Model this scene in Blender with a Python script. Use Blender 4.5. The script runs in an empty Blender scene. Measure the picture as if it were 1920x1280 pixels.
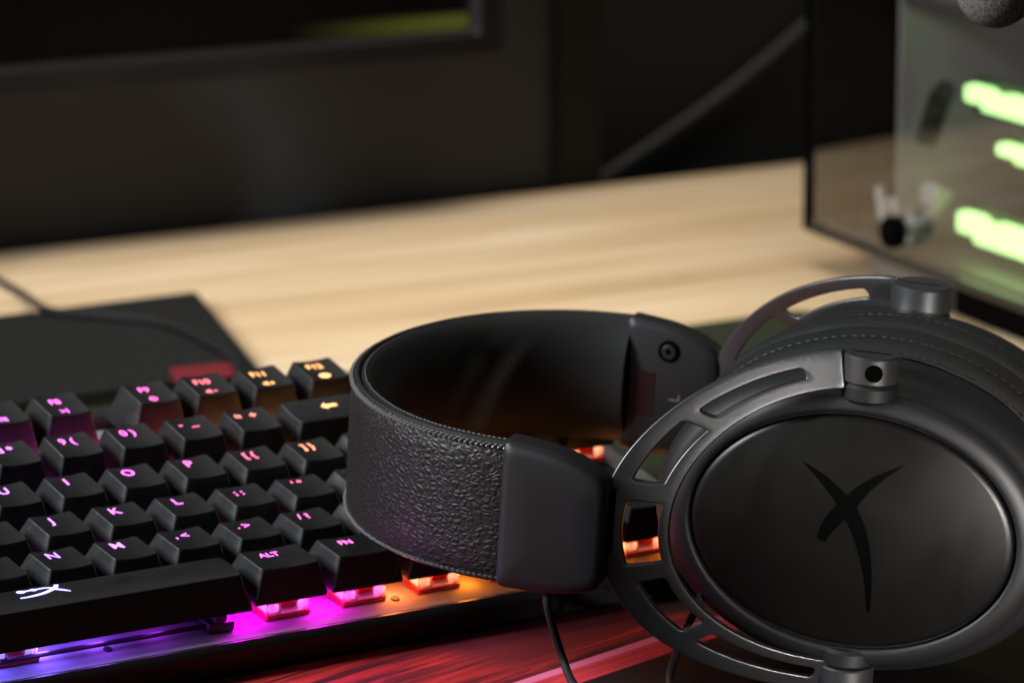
import bpy, bmesh, math, random
from mathutils import Vector, Matrix, noise
random.seed(4)
S = 0.001                                   # everything below is written in millimetres
scn = bpy.context.scene
C = scn.collection

# ------------------------------------------------------------------ camera
cam = bpy.data.cameras.new('camera'); camo = bpy.data.objects.new('camera', cam); C.objects.link(camo)
scn.camera = camo
cam.sensor_width = 36.0; cam.lens = 7441.0 / 1920 * 36
camo.location = (0, -0.930, 0.293)
camo.rotation_euler = (math.radians(90) - 0.2013, 0, 0)
cam.clip_start = 0.02; cam.clip_end = 30
cam.dof.use_dof = True; cam.dof.focus_distance = 1.012; cam.dof.aperture_fstop = 17.0
cam.dof.aperture_blades = 0

# ------------------------------------------------------------------ world, lamps, exposure
w = bpy.data.worlds.new('World'); scn.world = w; w.use_nodes = True
bg = w.node_tree.nodes['Background']; bg.inputs[0].default_value = (0.75, 0.85, 1.0, 1); bg.inputs[1].default_value = 0.012
scn.view_settings.view_transform = 'Standard'; scn.view_settings.look = 'None'
scn.view_settings.exposure = 0; scn.view_settings.gamma = 1
scn.cycles.use_denoising = True
scn.cycles.max_bounces = 8
scn.cycles.sample_clamp_indirect = 3.0

def area(name, loc, target, sx, sy, power, col):
    l = bpy.data.lights.new(name, 'AREA'); l.shape = 'RECTANGLE'; l.size = sx * S; l.size_y = sy * S
    l.energy = power; l.color = col
    o = bpy.data.objects.new(name, l); C.objects.link(o)
    o.location = Vector(loc) * S
    d = Vector(target) * S - o.location
    o.rotation_euler = d.to_track_quat('-Z', 'Y').to_euler()
    return o
area('softbox_left', (-950, -200, 690), (0, 110, 30), 380, 380, 28.0, (0.95, 0.98, 1.0))
area('softbox_front', (-760, -760, 420), (60, 80, 40), 420, 420, 1.7, (0.97, 0.98, 1.0))
ov = area('lamp_over_desk', (60, 600, 1050), (60, 620, 0), 950, 420, 2.4, (1.0, 0.96, 0.90)); ov.data.spread = math.radians(58)
sr = area('softbox_right', (480, -760, 80), (132, 45, 34), 100, 100, 0.095, (1.0, 0.95, 0.9)); sr.data.spread = math.radians(6.5)

# ------------------------------------------------------------------ materials
def mat(name, base=(0.02, 0.02, 0.02), rough=0.5, metal=0.0, bump=None, spec=0.5, emit=None, estr=0, coat=0):
    m = bpy.data.materials.new(name); m.use_nodes = True
    nt = m.node_tree; p = nt.nodes['Principled BSDF']
    p.inputs['Base Color'].default_value = (*base, 1); p.inputs['Roughness'].default_value = rough
    p.inputs['Metallic'].default_value = metal; p.inputs['Specular IOR Level'].default_value = spec
    p.inputs['Coat Weight'].default_value = coat
    if emit:
        p.inputs['Emission Color'].default_value = (*emit, 1); p.inputs['Emission Strength'].default_value = estr
    if bump:
        sc, st, dist = bump
        tc = nt.nodes.new('ShaderNodeTexCoord'); n = nt.nodes.new('ShaderNodeTexNoise')
        n.inputs['Scale'].default_value = sc; n.inputs['Detail'].default_value = 4
        b = nt.nodes.new('ShaderNodeBump'); b.inputs['Strength'].default_value = st; b.inputs['Distance'].default_value = dist
        nt.links.new(tc.outputs['Object'], n.inputs['Vector']); nt.links.new(n.outputs['Fac'], b.inputs['Height'])
        nt.links.new(b.outputs['Normal'], p.inputs['Normal'])
    return m
def N(nt, t, **kw):
    n = nt.nodes.new(t)
    for k, v in kw.items():
        if k.startswith('i_'): n.inputs[k[2:].replace('_', ' ')].default_value = v
        else: setattr(n, k, v)
    return n
def ramp(nt, stops, interp='LINEAR'):
    r = nt.nodes.new('ShaderNodeValToRGB'); r.color_ramp.interpolation = interp
    e = r.color_ramp.elements
    while len(e) < len(stops): e.new(0.5)
    for el, (pos, c) in zip(e, stops): el.position = pos; el.color = (*c, 1)
    return r
M = {}
M['keycap'] = mat('keycap_plastic', (0.0065, 0.0065, 0.007), 0.43, bump=(5000, 0.12, 0.0002), spec=0.45)
M['case'] = mat('keyboard_case', (0.016, 0.016, 0.017), 0.45, 0.3, bump=(4000, 0.1, 0.0002))
M['plate'] = mat('switch_plate', (0.17, 0.17, 0.175), 0.75, 0.0, bump=(3000, 0.08, 0.0002), spec=0.15)
M['dark'] = mat('dark_plastic', (0.012, 0.012, 0.013), 0.45, bump=(4000, 0.1, 0.0002))
M['block'] = mat('headset_housing', (0.0055, 0.0055, 0.0064), 0.52, spec=0.42, bump=(6000, 0.15, 0.0002))
M['cup'] = mat('cup_plastic', (0.0065, 0.0065, 0.007), 0.5, spec=0.36, bump=(6000, 0.15, 0.0002))
M['plate_cup'] = mat('cup_faceplate', (0.0115, 0.011, 0.0105), 0.36, 0.75, bump=(9000, 0.12, 0.0001))
def smudge(m, sc, lo, hi):
    nt = m.node_tree; tc = N(nt, 'ShaderNodeTexCoord'); n = N(nt, 'ShaderNodeTexNoise', i_Scale=sc, i_Detail=4.0, i_Distortion=0.8); nt.links.new(tc.outputs['Object'], n.inputs['Vector'])
    r = N(nt, 'ShaderNodeMapRange'); r.inputs['From Min'].default_value = 0.3; r.inputs['From Max'].default_value = 0.7; r.inputs['To Min'].default_value = lo; r.inputs['To Max'].default_value = hi
    nt.links.new(n.outputs['Fac'], r.inputs['Value']); nt.links.new(r.outputs[0], nt.nodes['Principled BSDF'].inputs['Roughness'])
def dust(m, sc, thr, dark, light):
    nt = m.node_tree; tc = N(nt, 'ShaderNodeTexCoord'); oi = N(nt, 'ShaderNodeObjectInfo')
    ad = N(nt, 'ShaderNodeVectorMath', operation='ADD'); nt.links.new(tc.outputs['Object'], ad.inputs[0]); nt.links.new(oi.outputs['Random'], ad.inputs[1])
    n = N(nt, 'ShaderNodeTexNoise', i_Scale=sc, i_Detail=1.0); nt.links.new(ad.outputs[0], n.inputs['Vector'])
    r = ramp(nt, [(thr, dark), (thr + 0.03, light)]); nt.links.new(n.outputs['Fac'], r.inputs[0]); nt.links.new(r.outputs[0], nt.nodes['Principled BSDF'].inputs['Base Color'])
smudge(M['plate_cup'], 55.0, 0.32, 0.41)
dust(M['keycap'], 1500.0, 0.76, (0.0065, 0.0065, 0.007), (0.10, 0.10, 0.10)); smudge(M['keycap'], 140.0, 0.38, 0.48)
M['logo'] = mat('gloss_black_print', (0.0005, 0.0005, 0.0005), 0.5, spec=0.03)
M['fork'] = mat('gunmetal', (0.125, 0.125, 0.13), 0.36, 0.9, bump=(7000, 0.12, 0.0001))
M['pad_leather'] = mat('soft_leatherette', (0.0075, 0.0075, 0.0075), 0.66, spec=0.26, bump=(2200, 0.25, 0.0003))
M['hole'] = mat('black_recess', (0.0008, 0.0008, 0.0008), 0.8, spec=0.02)
M['stitch'] = mat('thread', (0.085, 0.085, 0.085), 0.28)
M['stitch_dark'] = mat('dark_thread', (0.007, 0.007, 0.007), 0.55, spec=0.3)
M['cable'] = mat('braided_cable', (0.004, 0.004, 0.004), 0.6, bump=(2500, 0.7, 0.0005), spec=0.3)
M['red_stem'] = mat('red_stem', (0.6, 0.01, 0.03), 0.35)
M['monitor'] = mat('monitor_plastic', (0.004, 0.0035, 0.0035), 0.5, spec=0.2)
M['panel'] = mat('grey_partition', (0.0052, 0.0074, 0.0115), 0.6, bump=(300, 0.05, 0.001))
M['trim'] = mat('dark_trim', (0.004, 0.004, 0.004), 0.6, spec=0.2)
M['wall'] = mat('brown_black_wall', (0.014, 0.0125, 0.0125), 0.8, bump=(60, 0.1, 0.002))
M['strap'] = mat('grey_strap', (0.075, 0.074, 0.072), 0.6)
M['base'] = mat('stand_base_metal', (0.008, 0.008, 0.008), 0.5, bump=(3000, 0.08, 0.0002), spec=0.25)
M['foam'] = mat('grey_foam', (0.10, 0.095, 0.09), 0.95, bump=(2600, 1.0, 0.0005), spec=0.1)
M['case_metal'] = mat('computer_steel', (0.009, 0.009, 0.009), 0.45)
M['case_inner'] = mat('computer_interior', (0.15, 0.135, 0.14), 0.5)
M['plinth'] = mat('computer_plinth', (0.09, 0.08, 0.075), 0.4)
M['white_wire'] = mat('white_wire', (0.6, 0.58, 0.55), 0.4)
M['green'] = mat('green_light_bar', (0.1, 0.3, 0.05), 0.4, emit=(0.55, 1.0, 0.34), estr=3.6)
M['greenboard'] = mat('circuit_board', (0.03, 0.05, 0.03), 0.5)

def leather():
    m = mat('grained_leather', (0.007, 0.006, 0.006), 0.5, spec=0.33)
    nt = m.node_tree; p = nt.nodes['Principled BSDF']
    tc = N(nt, 'ShaderNodeTexCoord')
    ns = N(nt, 'ShaderNodeTexNoise', i_Scale=300.0, i_Detail=2.0)
    mx = N(nt, 'ShaderNodeMix', data_type='VECTOR'); mx.inputs[0].default_value = 0.004
    ad = N(nt, 'ShaderNodeVectorMath', operation='MULTIPLY_ADD'); ad.inputs[1].default_value = (0.0022,) * 3
    nt.links.new(tc.outputs['Object'], ns.inputs['Vector'])
    nt.links.new(ns.outputs['Color'], ad.inputs[0]); nt.links.new(tc.outputs['Object'], ad.inputs[2])
    mp = N(nt, 'ShaderNodeMapping'); mp.inputs['Scale'].default_value = (0.85, 0.85, 1.35)
    nt.links.new(ad.outputs[0], mp.inputs['Vector'])
    v = N(nt, 'ShaderNodeTexVoronoi', feature='DISTANCE_TO_EDGE', i_Scale=545.0)
    nt.links.new(mp.outputs[0], v.inputs['Vector'])
    mr = N(nt, 'ShaderNodeMapRange'); mr.inputs['From Max'].default_value = 0.42; mr.interpolation_type = 'SMOOTHSTEP'
    nt.links.new(v.outputs['Distance'], mr.inputs['Value'])
    n2 = N(nt, 'ShaderNodeTexNoise', i_Scale=2600.0, i_Detail=3.0); nt.links.new(tc.outputs['Object'], n2.inputs['Vector'])
    m2 = N(nt, 'ShaderNodeMath', operation='MULTIPLY_ADD'); m2.inputs[1].default_value = 0.12
    nt.links.new(n2.outputs['Fac'], m2.inputs[0]); nt.links.new(mr.outputs[0], m2.inputs[2])
    b = N(nt, 'ShaderNodeBump', i_Strength=0.40, i_Distance=0.0006)
    nt.links.new(m2.outputs[0], b.inputs['Height']); nt.links.new(b.outputs['Normal'], p.inputs['Normal'])
    n3 = N(nt, 'ShaderNodeTexNoise', i_Scale=90.0); nt.links.new(tc.outputs['Object'], n3.inputs['Vector'])
    r = N(nt, 'ShaderNodeMapRange'); r.inputs['To Min'].default_value = 0.42; r.inputs['To Max'].default_value = 0.58
    nt.links.new(n3.outputs['Fac'], r.inputs['Value']); nt.links.new(r.outputs[0], p.inputs['Roughness'])
    return m
M['leather'] = leather()

def wood():
    m = mat('pale_wood', (0.5, 0.35, 0.2), 0.42)
    nt = m.node_tree; p = nt.nodes['Principled BSDF']
    tc = N(nt, 'ShaderNodeTexCoord')
    mp = N(nt, 'ShaderNodeMapping'); mp.inputs['Scale'].default_value = (1.6, 22, 22)
    nt.links.new(tc.outputs['Object'], mp.inputs['Vector'])
    n1 = N(nt, 'ShaderNodeTexNoise', i_Scale=1.6, i_Detail=5.0, i_Roughness=0.6, i_Distortion=0.6)
    nt.links.new(mp.outputs[0], n1.inputs['Vector'])
    mp2 = N(nt, 'ShaderNodeMapping'); mp2.inputs['Scale'].default_value = (4, 160, 160)
    nt.links.new(tc.outputs['Object'], mp2.inputs['Vector'])
    n2 = N(nt, 'ShaderNodeTexNoise', i_Scale=2.0, i_Detail=3.0); nt.links.new(mp2.outputs[0], n2.inputs['Vector'])
    r1 = ramp(nt, [(0.32, (0.46, 0.315, 0.17)), (0.5, (0.60, 0.44, 0.262)), (0.68, (0.72, 0.575, 0.395))])
    nt.links.new(n1.outputs['Fac'], r1.inputs[0])
    r2 = ramp(nt, [(0.3, (0.86, 0.82, 0.78)), (0.65, (1, 1, 1))]); nt.links.new(n2.outputs['Fac'], r2.inputs[0])
    mx = N(nt, 'ShaderNodeMix', data_type='RGBA', blend_type='MULTIPLY'); mx.inputs[0].default_value = 1
    nt.links.new(r1.outputs[0], mx.inputs[6]); nt.links.new(r2.outputs[0], mx.inputs[7])
    nt.links.new(mx.outputs[2], p.inputs['Base Color'])
    return m
M['wood'] = wood()

def object_glow(name, strength, base, white=0.0):
    # backlit print: each object carries its own LED colour
    m = mat(name, base, 0.4); nt = m.node_tree; p = nt.nodes['Principled BSDF']
    oi = N(nt, 'ShaderNodeObjectInfo')
    if white:
        mx = N(nt, 'ShaderNodeMix', data_type='RGBA'); mx.inputs[0].default_value = white; mx.inputs[7].default_value = (1, 1, 1, 1)
        nt.links.new(oi.outputs['Color'], mx.inputs[6]); nt.links.new(mx.outputs[2], p.inputs['Emission Color'])
    else: nt.links.new(oi.outputs['Color'], p.inputs['Emission Color'])
    p.inputs['Emission Strength'].default_value = strength
    return m
M['legend'] = object_glow('backlit_legend', 3.7, (0.1, 0.1, 0.1), 0.03)
M['led'] = object_glow('switch_led', 1.7, (0.2, 0.2, 0.2), 0.16)
M['indicator'] = mat('red_indicator', (0.2, 0.01, 0.02), 0.4, emit=(0.75, 0.01, 0.03), estr=0.28)

def schlick(nt, f0):
    lw = N(nt, 'ShaderNodeLayerWeight', i_Blend=0.5)
    pw = N(nt, 'ShaderNodeMath', operation='POWER'); pw.inputs[1].default_value = 4.0
    nt.links.new(lw.outputs['Facing'], pw.inputs[0])
    ma = N(nt, 'ShaderNodeMath', operation='MULTIPLY_ADD'); ma.inputs[1].default_value = 1 - f0; ma.inputs[2].default_value = f0
    nt.links.new(pw.outputs[0], ma.inputs[0]); return ma
def clear():
    m = bpy.data.materials.new('clear_switch_plastic'); m.use_nodes = True
    nt = m.node_tree; nt.nodes.clear()
    out = N(nt, 'ShaderNodeOutputMaterial')
    g = N(nt, 'ShaderNodeBsdfGlossy', i_Roughness=0.12)
    t = N(nt, 'ShaderNodeBsdfTransparent'); t.inputs[0].default_value = (0.95, 0.75, 0.78, 1)
    tr = N(nt, 'ShaderNodeBsdfTranslucent'); tr.inputs[0].default_value = (0.9, 0.75, 0.75, 1)
    fr = schlick(nt, 0.04)
    a = N(nt, 'ShaderNodeMixShader'); a.inputs[0].default_value = 0.45
    b = N(nt, 'ShaderNodeMixShader')
    nt.links.new(t.outputs[0], a.inputs[1]); nt.links.new(tr.outputs[0], a.inputs[2])
    nt.links.new(fr.outputs[0], b.inputs[0]); nt.links.new(a.outputs[0], b.inputs[1]); nt.links.new(g.outputs[0], b.inputs[2])
    nt.links.new(b.outputs[0], out.inputs[0])
    return m
M['clear'] = clear()
def red_clear():
    m = mat('red_clear_plastic', (0.55, 0.02, 0.05), 0.2); p = m.node_tree.nodes['Principled BSDF']
    p.inputs['Transmission Weight'].default_value = 0.5
    return m
M['red_clear'] = red_clear()
def glass():
    m = bpy.data.materials.new('tinted_glass'); m.use_nodes = True
    nt = m.node_tree; nt.nodes.clear()
    out = N(nt, 'ShaderNodeOutputMaterial')
    g = N(nt, 'ShaderNodeBsdfGlossy', i_Roughness=0.02)
    t = N(nt, 'ShaderNodeBsdfTransparent'); t.inputs[0].default_value = (0.8, 0.8, 0.8, 1)
    fr = schlick(nt, 0.04)
    b = N(nt, 'ShaderNodeMixShader')
    nt.links.new(fr.outputs[0], b.inputs[0]); nt.links.new(t.outputs[0], b.inputs[1]); nt.links.new(g.outputs[0], b.inputs[2])
    nt.links.new(b.outputs[0], out.inputs[0])
    return m
M['glass'] = glass()

# ------------------------------------------------------------------ helpers
def link(o, parent=None):
    C.objects.link(o)
    if parent: o.parent = parent
    return o
def obj(name, bm_or_mesh, material, parent=None, loc=None, smooth=True, angle=35):
    if isinstance(bm_or_mesh, bmesh.types.BMesh):
        me = bpy.data.meshes.new(name); bm = bm_or_mesh
        bmesh.ops.recalc_face_normals(bm, faces=bm.faces)
        for v in bm.verts: v.co *= S
        if smooth:
            for f in bm.faces: f.smooth = True
            for e in bm.edges:
                if len(e.link_faces) == 2 and e.calc_face_angle(0) > math.radians(angle): e.smooth = False
        bm.to_mesh(me); bm.free()
    else: me = bm_or_mesh
    if material and not me.materials: me.materials.append(material)
    o = bpy.data.objects.new(name, me); link(o, parent)
    if loc is not None: o.location = Vector(loc) * S
    return o
def empty(name, loc=(0, 0, 0), rot=(0, 0, 0), label=None, cat=None, group=None):
    o = bpy.data.objects.new(name, None); o.empty_display_size = 0.02; C.objects.link(o)
    o.location = Vector(loc) * S; o.rotation_euler = rot
    tag(o, label, cat, group); return o
def tag(o, label=None, cat=None, group=None, kind=None):
    if label: o['label'] = label
    if cat: o['category'] = cat
    if group: o['group'] = group
    if kind: o['kind'] = kind
    return o
def box(bm, lo, hi, bev=0, seg=2, mtx=None):
    lo = Vector(lo); hi = Vector(hi)
    r = bmesh.ops.create_cube(bm, size=1.0); vs = r['verts']
    for v in vs: v.co = Vector([(lo[i] + hi[i]) / 2 + v.co[i] * (hi[i] - lo[i]) for i in range(3)])
    if bev:
        es = list({e for v in vs for e in v.link_edges})
        r2 = bmesh.ops.bevel(bm, geom=es, offset=bev, segments=seg, affect='EDGES', profile=0.6)
        vs = list({v for f in r2['faces'] for v in f.verts} | {v for v in vs if v.is_valid})
    if mtx is not None:
        for v in vs: v.co = mtx @ v.co
    return bm
def B(lo, hi, bev=0, seg=2):
    return box(bmesh.new(), lo, hi, bev, seg)
def loft(bm, rings, closed=True, cap0=False, cap1=False):
    R = [[bm.verts.new(p) for p in r] for r in rings]
    n = len(R[0])
    for a, b in zip(R[:-1], R[1:]):
        for i in range(n if closed else n - 1):
            j = (i + 1) % n
            try: bm.faces.new((a[i], a[j], b[j], b[i]))
            except ValueError: pass
    if cap0: bm.faces.new(R[0])
    if cap1: bm.faces.new(R[-1])
    return R
def catmull(pts, sub=8):
    P = [Vector(p) for p in pts]; P = [2 * P[0] - P[1]] + P + [2 * P[-1] - P[-2]]
    out = []
    for i in range(1, len(P) - 2):
        for k in range(sub):
            t = k / sub; a, b, c, d = P[i - 1:i + 3]
            out.append(0.5 * ((2 * b) + (c - a) * t + (2 * a - 5 * b + 4 * c - d) * t * t + (3 * b - a - 3 * c + d) * t ** 3))
    out.append(P[-2]); return out
def tube(bm, pts, r, n=10):
    up = Vector((0.13, 0.31, 0.94)).normalized(); rings = []
    for i, p in enumerate(pts):
        t = (pts[min(i + 1, len(pts) - 1)] - pts[max(i - 1, 0)]).normalized()
        s = t.cross(up)
        if s.length < 1e-3: s = t.cross(Vector((1, 0, 0)))
        s.normalize(); q = s.cross(t)
        rings.append([p + (s * math.cos(2 * math.pi * k / n) + q * math.sin(2 * math.pi * k / n)) * r for k in range(n)])
    loft(bm, rings, True, True, True); return bm
def cyl(bm, c, axis, r, h, n=32, bev=0.4):
    """cylinder from c along axis by h, softly chamfered"""
    a = Vector(axis).normalized(); u = a.orthogonal().normalized(); v = a.cross(u); c = Vector(c); rings = []
    for d, rr in ((0, r - bev), (bev, r), (h - bev, r), (h, r - bev)):
        rings.append([c + a * d + (u * math.cos(2 * math.pi * k / n) + v * math.sin(2 * math.pi * k / n)) * rr for k in range(n)])
    loft(bm, rings, True, True, True); return bm
def blob(bm, c, dirv, up, l, wd, h):
    """small stitch: six-sided lozenge"""
    c = Vector(c); d = Vector(dirv).normalized(); u = Vector(up).normalized(); s = d.cross(u).normalized()
    rings = []
    for k, rr in ((-1, 0.35), (-0.55, 0.9), (0.55, 0.9), (1, 0.35)):
        rings.append([c + d * k * l + (s * math.cos(a) * wd + u * math.sin(a) * h) * rr for a in [2 * math.pi * q / 6 for q in range(6)]])
    loft(bm, rings, True, True, True)
def text_mesh(body, size, bold=0.012, shear=0.0):
    cu = bpy.data.curves.new('legend', 'FONT'); cu.body = body; cu.size = size; cu.align_x = 'CENTER'; cu.align_y = 'CENTER'
    cu.offset = bold * size; cu.resolution_u = 3; cu.shear = shear
    o = bpy.data.objects.new('legend', cu); C.objects.link(o)
    return o
def curve_to_bm(o):
    dg = bpy.context.evaluated_depsgraph_get()
    me = bpy.data.meshes.new_from_object(o.evaluated_get(dg)); bm = bmesh.new(); bm.from_mesh(me)
    bpy.data.meshes.remove(me); d = o.data; bpy.data.objects.remove(o); bpy.data.curves.remove(d)
    return bm

# ------------------------------------------------------------------ desk and background
A34 = 0.600                                     # the desk, the keyboard and the partition share this heading
DU = Vector((math.cos(A34), math.sin(A34), 0)); DV = Vector((-math.sin(A34), math.cos(A34), 0))
def desk_pt(s, d, z=0): return DU * s + DV * d + Vector((0, 0, z))
bm = B((-560, -170, -30), (1150, 703, 0), 1.5)
desk = obj('desk', bm, M['wood']); desk.location = (0, 0, -0.0025); desk.rotation_euler = (0, 0, A34)
tag(desk, 'pale streaked wooden desk top running across the picture', 'desk')
bm = B((-1600, 770, -400), (2600, 800, 1500)); wl = obj('wall', bm, M['wall']); wl.rotation_euler = (0, 0, A34); tag(wl, kind='structure')

p = empty('partition_panel', desk_pt(0, 708, -30), (0, 0, A34), 'dark grey panel standing behind the desk below the monitor', 'panel')
obj('panel', B((-900, 0, 0), (507, 18, 900), 1), M['panel'], p)
obj('edge_trim', B((507.3, -3, 0), (533, 21, 900), 2), M['trim'], p)

bm = bmesh.new()
tube(bm, catmull([desk_pt(552, 764, -22), desk_pt(578.7, 764, -9.6), desk_pt(613.6, 764, 6.9), desk_pt(655.7, 764, 28.4), desk_pt(698.5, 764, 54.3), desk_pt(760, 764, 95)], 6), 2.1, 10)
tag(obj('cable', bm, M['strap']), 'grey cable rising diagonally along the dark wall beside the computer', 'cable')

# monitor ------------------------------------------------------------
MA = math.radians(33.0)
mon = empty('monitor', (-3.5, 800, 67.7), (0, 0, MA), 'black monitor at upper left with olive glow in its lower right corner', 'monitor')
W_, H_, TH = 560, 340, 30
bm = bmesh.new()
for lo, hi in (((-W_, 0, 0), (0, TH, 17)), ((-W_, 0, H_ - 12), (0, TH, H_)), ((-W_, 0, 17.02), (-13, TH, H_ - 12.02)), ((-13, 0, 17.02), (0, TH, H_ - 12.02))): pass
# bezel: outer loop, inner loop, sloped inner lip
def rr(x0, z0, x1, z1, r, y, n=6):
    out = []
    for cx, cz, a0 in ((x1 - r, z1 - r, 0), (x0 + r, z1 - r, 90), (x0 + r, z0 + r, 180), (x1 - r, z0 + r, 270)):
        for k in range(n):
            a = math.radians(a0 + 90 * k / (n - 1)); out.append((cx + r * math.cos(a), y, cz + r * math.sin(a)))
    return out
loft(bm, [rr(-W_, 0, 0, H_, 5, TH), rr(-W_, 0, 0, H_, 5, 1.2), rr(-W_ + 1.2, 1.2, -1.2, H_ - 1.2, 4, 0),
          rr(-W_ + 9, 10, -12, H_ - 9, 2, 0), rr(-W_ + 10, 10.5, -12.5, H_ - 10, 2, 0.6), rr(-W_ + 13, 12.5, -14.2, H_ - 13, 0.6, 8)], True, True, False)
obj('bezel', bm, M['monitor'], mon)
def screen_mat():  # olive reflection of the bezel lip, built as an emissive band on the screen
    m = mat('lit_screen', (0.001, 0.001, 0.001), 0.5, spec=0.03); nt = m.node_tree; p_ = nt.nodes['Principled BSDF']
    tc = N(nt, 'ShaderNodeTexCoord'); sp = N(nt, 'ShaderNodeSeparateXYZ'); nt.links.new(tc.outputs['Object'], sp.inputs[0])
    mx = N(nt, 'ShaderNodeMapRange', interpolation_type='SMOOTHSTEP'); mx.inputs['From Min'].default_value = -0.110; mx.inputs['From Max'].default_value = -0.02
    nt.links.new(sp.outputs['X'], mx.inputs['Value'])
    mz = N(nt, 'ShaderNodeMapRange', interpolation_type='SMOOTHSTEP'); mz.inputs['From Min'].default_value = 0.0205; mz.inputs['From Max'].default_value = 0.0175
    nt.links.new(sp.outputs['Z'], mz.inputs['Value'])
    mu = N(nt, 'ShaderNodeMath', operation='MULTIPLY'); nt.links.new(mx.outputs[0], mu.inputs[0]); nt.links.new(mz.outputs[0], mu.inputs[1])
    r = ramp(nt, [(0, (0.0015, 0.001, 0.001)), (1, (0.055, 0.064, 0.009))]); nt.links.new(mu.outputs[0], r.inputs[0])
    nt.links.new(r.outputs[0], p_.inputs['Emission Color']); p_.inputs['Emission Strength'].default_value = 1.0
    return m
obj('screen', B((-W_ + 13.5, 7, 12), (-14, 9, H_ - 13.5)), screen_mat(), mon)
mon_base = bmesh.new()
minv = (Matrix.Translation((-3.5, 800, 67.7)) @ Matrix.Rotation(MA, 4, 'Z')).inverted()
corners = [(-122.7, 589.9), (-88.0, 440.0), (-330, 275), (-420, 387)]
lowr = [minv @ Vector((x, y, -2.4)) for x, y in corners]; hir = [minv @ Vector((x, y, 3)) for x, y in corners]
loft(mon_base, [lowr, hir], True, True, True)
bmesh.ops.bevel(mon_base, geom=mon_base.edges[:], offset=1.0, segments=2, affect='EDGES')
sb = obj('stand_base', mon_base, M['base'], mon)
bm = bmesh.new(); tube(bm, [minv @ q for q in catmull([(-252, 480, 1), (-260, 590, 26), (-268, 655, 60), (-270, 664.5, 100), (-270, 664.5, 180)], 6)], 4.5, 12); obj('stand_neck', bm, M['monitor'], mon)
bm = bmesh.new(); q_ = [minv @ Vector((x, y, 0)) for x, y in ((-121.0, 442.2), (-97.6, 454.0), (-94.6, 430), (-117.0, 418))]
loft(bm, [[(v.x, v.y, -67.7 + 3.01) for v in q_], [(v.x, v.y, -67.7 + 3.4) for v in q_]], True, True, True)
obj('red_label', bm, mat('red_sticker', (0.13, 0.008, 0.012), 0.45), sb, smooth=False)  # thin flat red piece lying on the stand base

# computer case --------------------------------------------------------
CA = math.atan2(-0.934, 0.358)                     # local +x runs along the glass side towards the camera, +y into the case
pc = empty('computer_case', (120.2, 677, -2.5), (0, 0, CA), 'black computer case with glass side and green lit memory inside', 'computer')
Z0 = 14.5
obj('front_panel', B((0, 0.5, Z0), (3.5, 205, 440), 1.0), M['case_metal'], pc)
bm = B((4.0, 3.2, 50), (66, 6, 437), 0.5); box(bm, (4.0, 3.2, Z0 + 5), (40, 6, 49.9), 0.5); obj('side_frame', bm, M['hole'], pc)
obj('glass_panel', B((3.9, 0, Z0 + 3.4), (400, 2.6, 438), 0.4), M['glass'], pc)
obj('corner_post', B((-0.4, -0.8, Z0 + 0.2), (3.6, 0.3, 439), 0.3), M['hole'], pc)
obj('bottom_rail', B((3.8, -0.8, Z0 - 0.2), (400, 2.7, Z0 + 3.2), 0.4), M['case_metal'], pc)
obj('floor_panel', B((4, 7, Z0), (400, 205, Z0 + 4), 0.5), M['plinth'], pc)
obj('roof_panel', B((4, 150, 438.3), (400, 205, 442), 0.5), M['case_metal'], pc)
obj('back_tray', B((70, 150, Z0 + 4.3), (400, 153, 437), 0.5), M['case_inner'], pc)
obj('rear_panel', B((400.3, 0, Z0), (404, 205, 440), 0.5), M['case_metal'], pc)
obj('shroud', B((128, 60, 70), (395, 149.5, 84), 1), M['case_inner'], pc)
obj('circuit_board', B((160, 138, 30), (390, 149.6, 130), 1), M['greenboard'], pc)
obj('plinth', B((50, 6, 1.0), (115, 200, Z0 - 0.3), 1), M['plinth'], pc)
for y0 in (8, 150):
    obj('foot', B((118, y0, 0), (390, y0 + 40, Z0 - 0.3), 2), M['hole'], pc)
obj('front_lining', B((66.5, 8, Z0 + 5), (69, 149, 436), 0.3), mat('pale_lining', (0.36, 0.31, 0.33), 0.5), pc)
for i, (s0, s1, z0, z1) in enumerate(((99, 260, 77.5, 86.5), (126, 260, 61, 67.5), (95, 270, 25.5, 36.5))):
    h_ = z1 - z0; bm = B((s0, 20, z0 + h_ * 0.22), (s0 + 17, 27, z1), 2); box(bm, (s0 + 14, 20.2, z0), (s1, 26.8, z1 - h_ * 0.14), 1.6); box(bm, (s0 + 30, 20.4, z1 - h_ * 0.3), (s0 + 52, 26.6, z1 - h_ * 0.02), 1.2)
    obj('light_bar', bm, M['green'], pc)
    obj('memory_board', B((s0 - 4, 27.3, z0 - 3), (s1 + 4, 30, z1 + 2.5), 0.4), M['greenboard'], pc)
bm = bmesh.new(); tube(bm, catmull([(44, 12, 38), (50, 12, 26), (58, 14, 22), (66, 14, 30), (76, 12, 28), (88, 12, 34), (96, 16, 44)], 6), 2.2, 8)
obj('wire', bm, M['white_wire'], pc)
bm = bmesh.new(); tube(bm, catmull([(46, 14, 30), (56, 13, 34), (62, 12, 24), (72, 13, 20)], 6), 1.8, 8)
obj('wire', bm, M['white_wire'], pc)
obj('connector', B((84, 9, 38), (98, 14, 47), 2.5), M['white_wire'], pc)
bm = bmesh.new(); cyl(bm, (88, 0.0, 28), (0, -1, 0), 6.5, 7, 20, 1.2); obj('thumb_screw', bm, M['hole'], pc)
bm = bmesh.new(); tube(bm, catmull([(84, 12, 62), (90, 14, 78), (98, 13, 84)], 5), 4.5, 8); obj('tube', bm, M['dark'], pc)
obj('brace', B((70, 9, 113), (395, 13, 119), 0.8), M['plinth'], pc)

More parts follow.
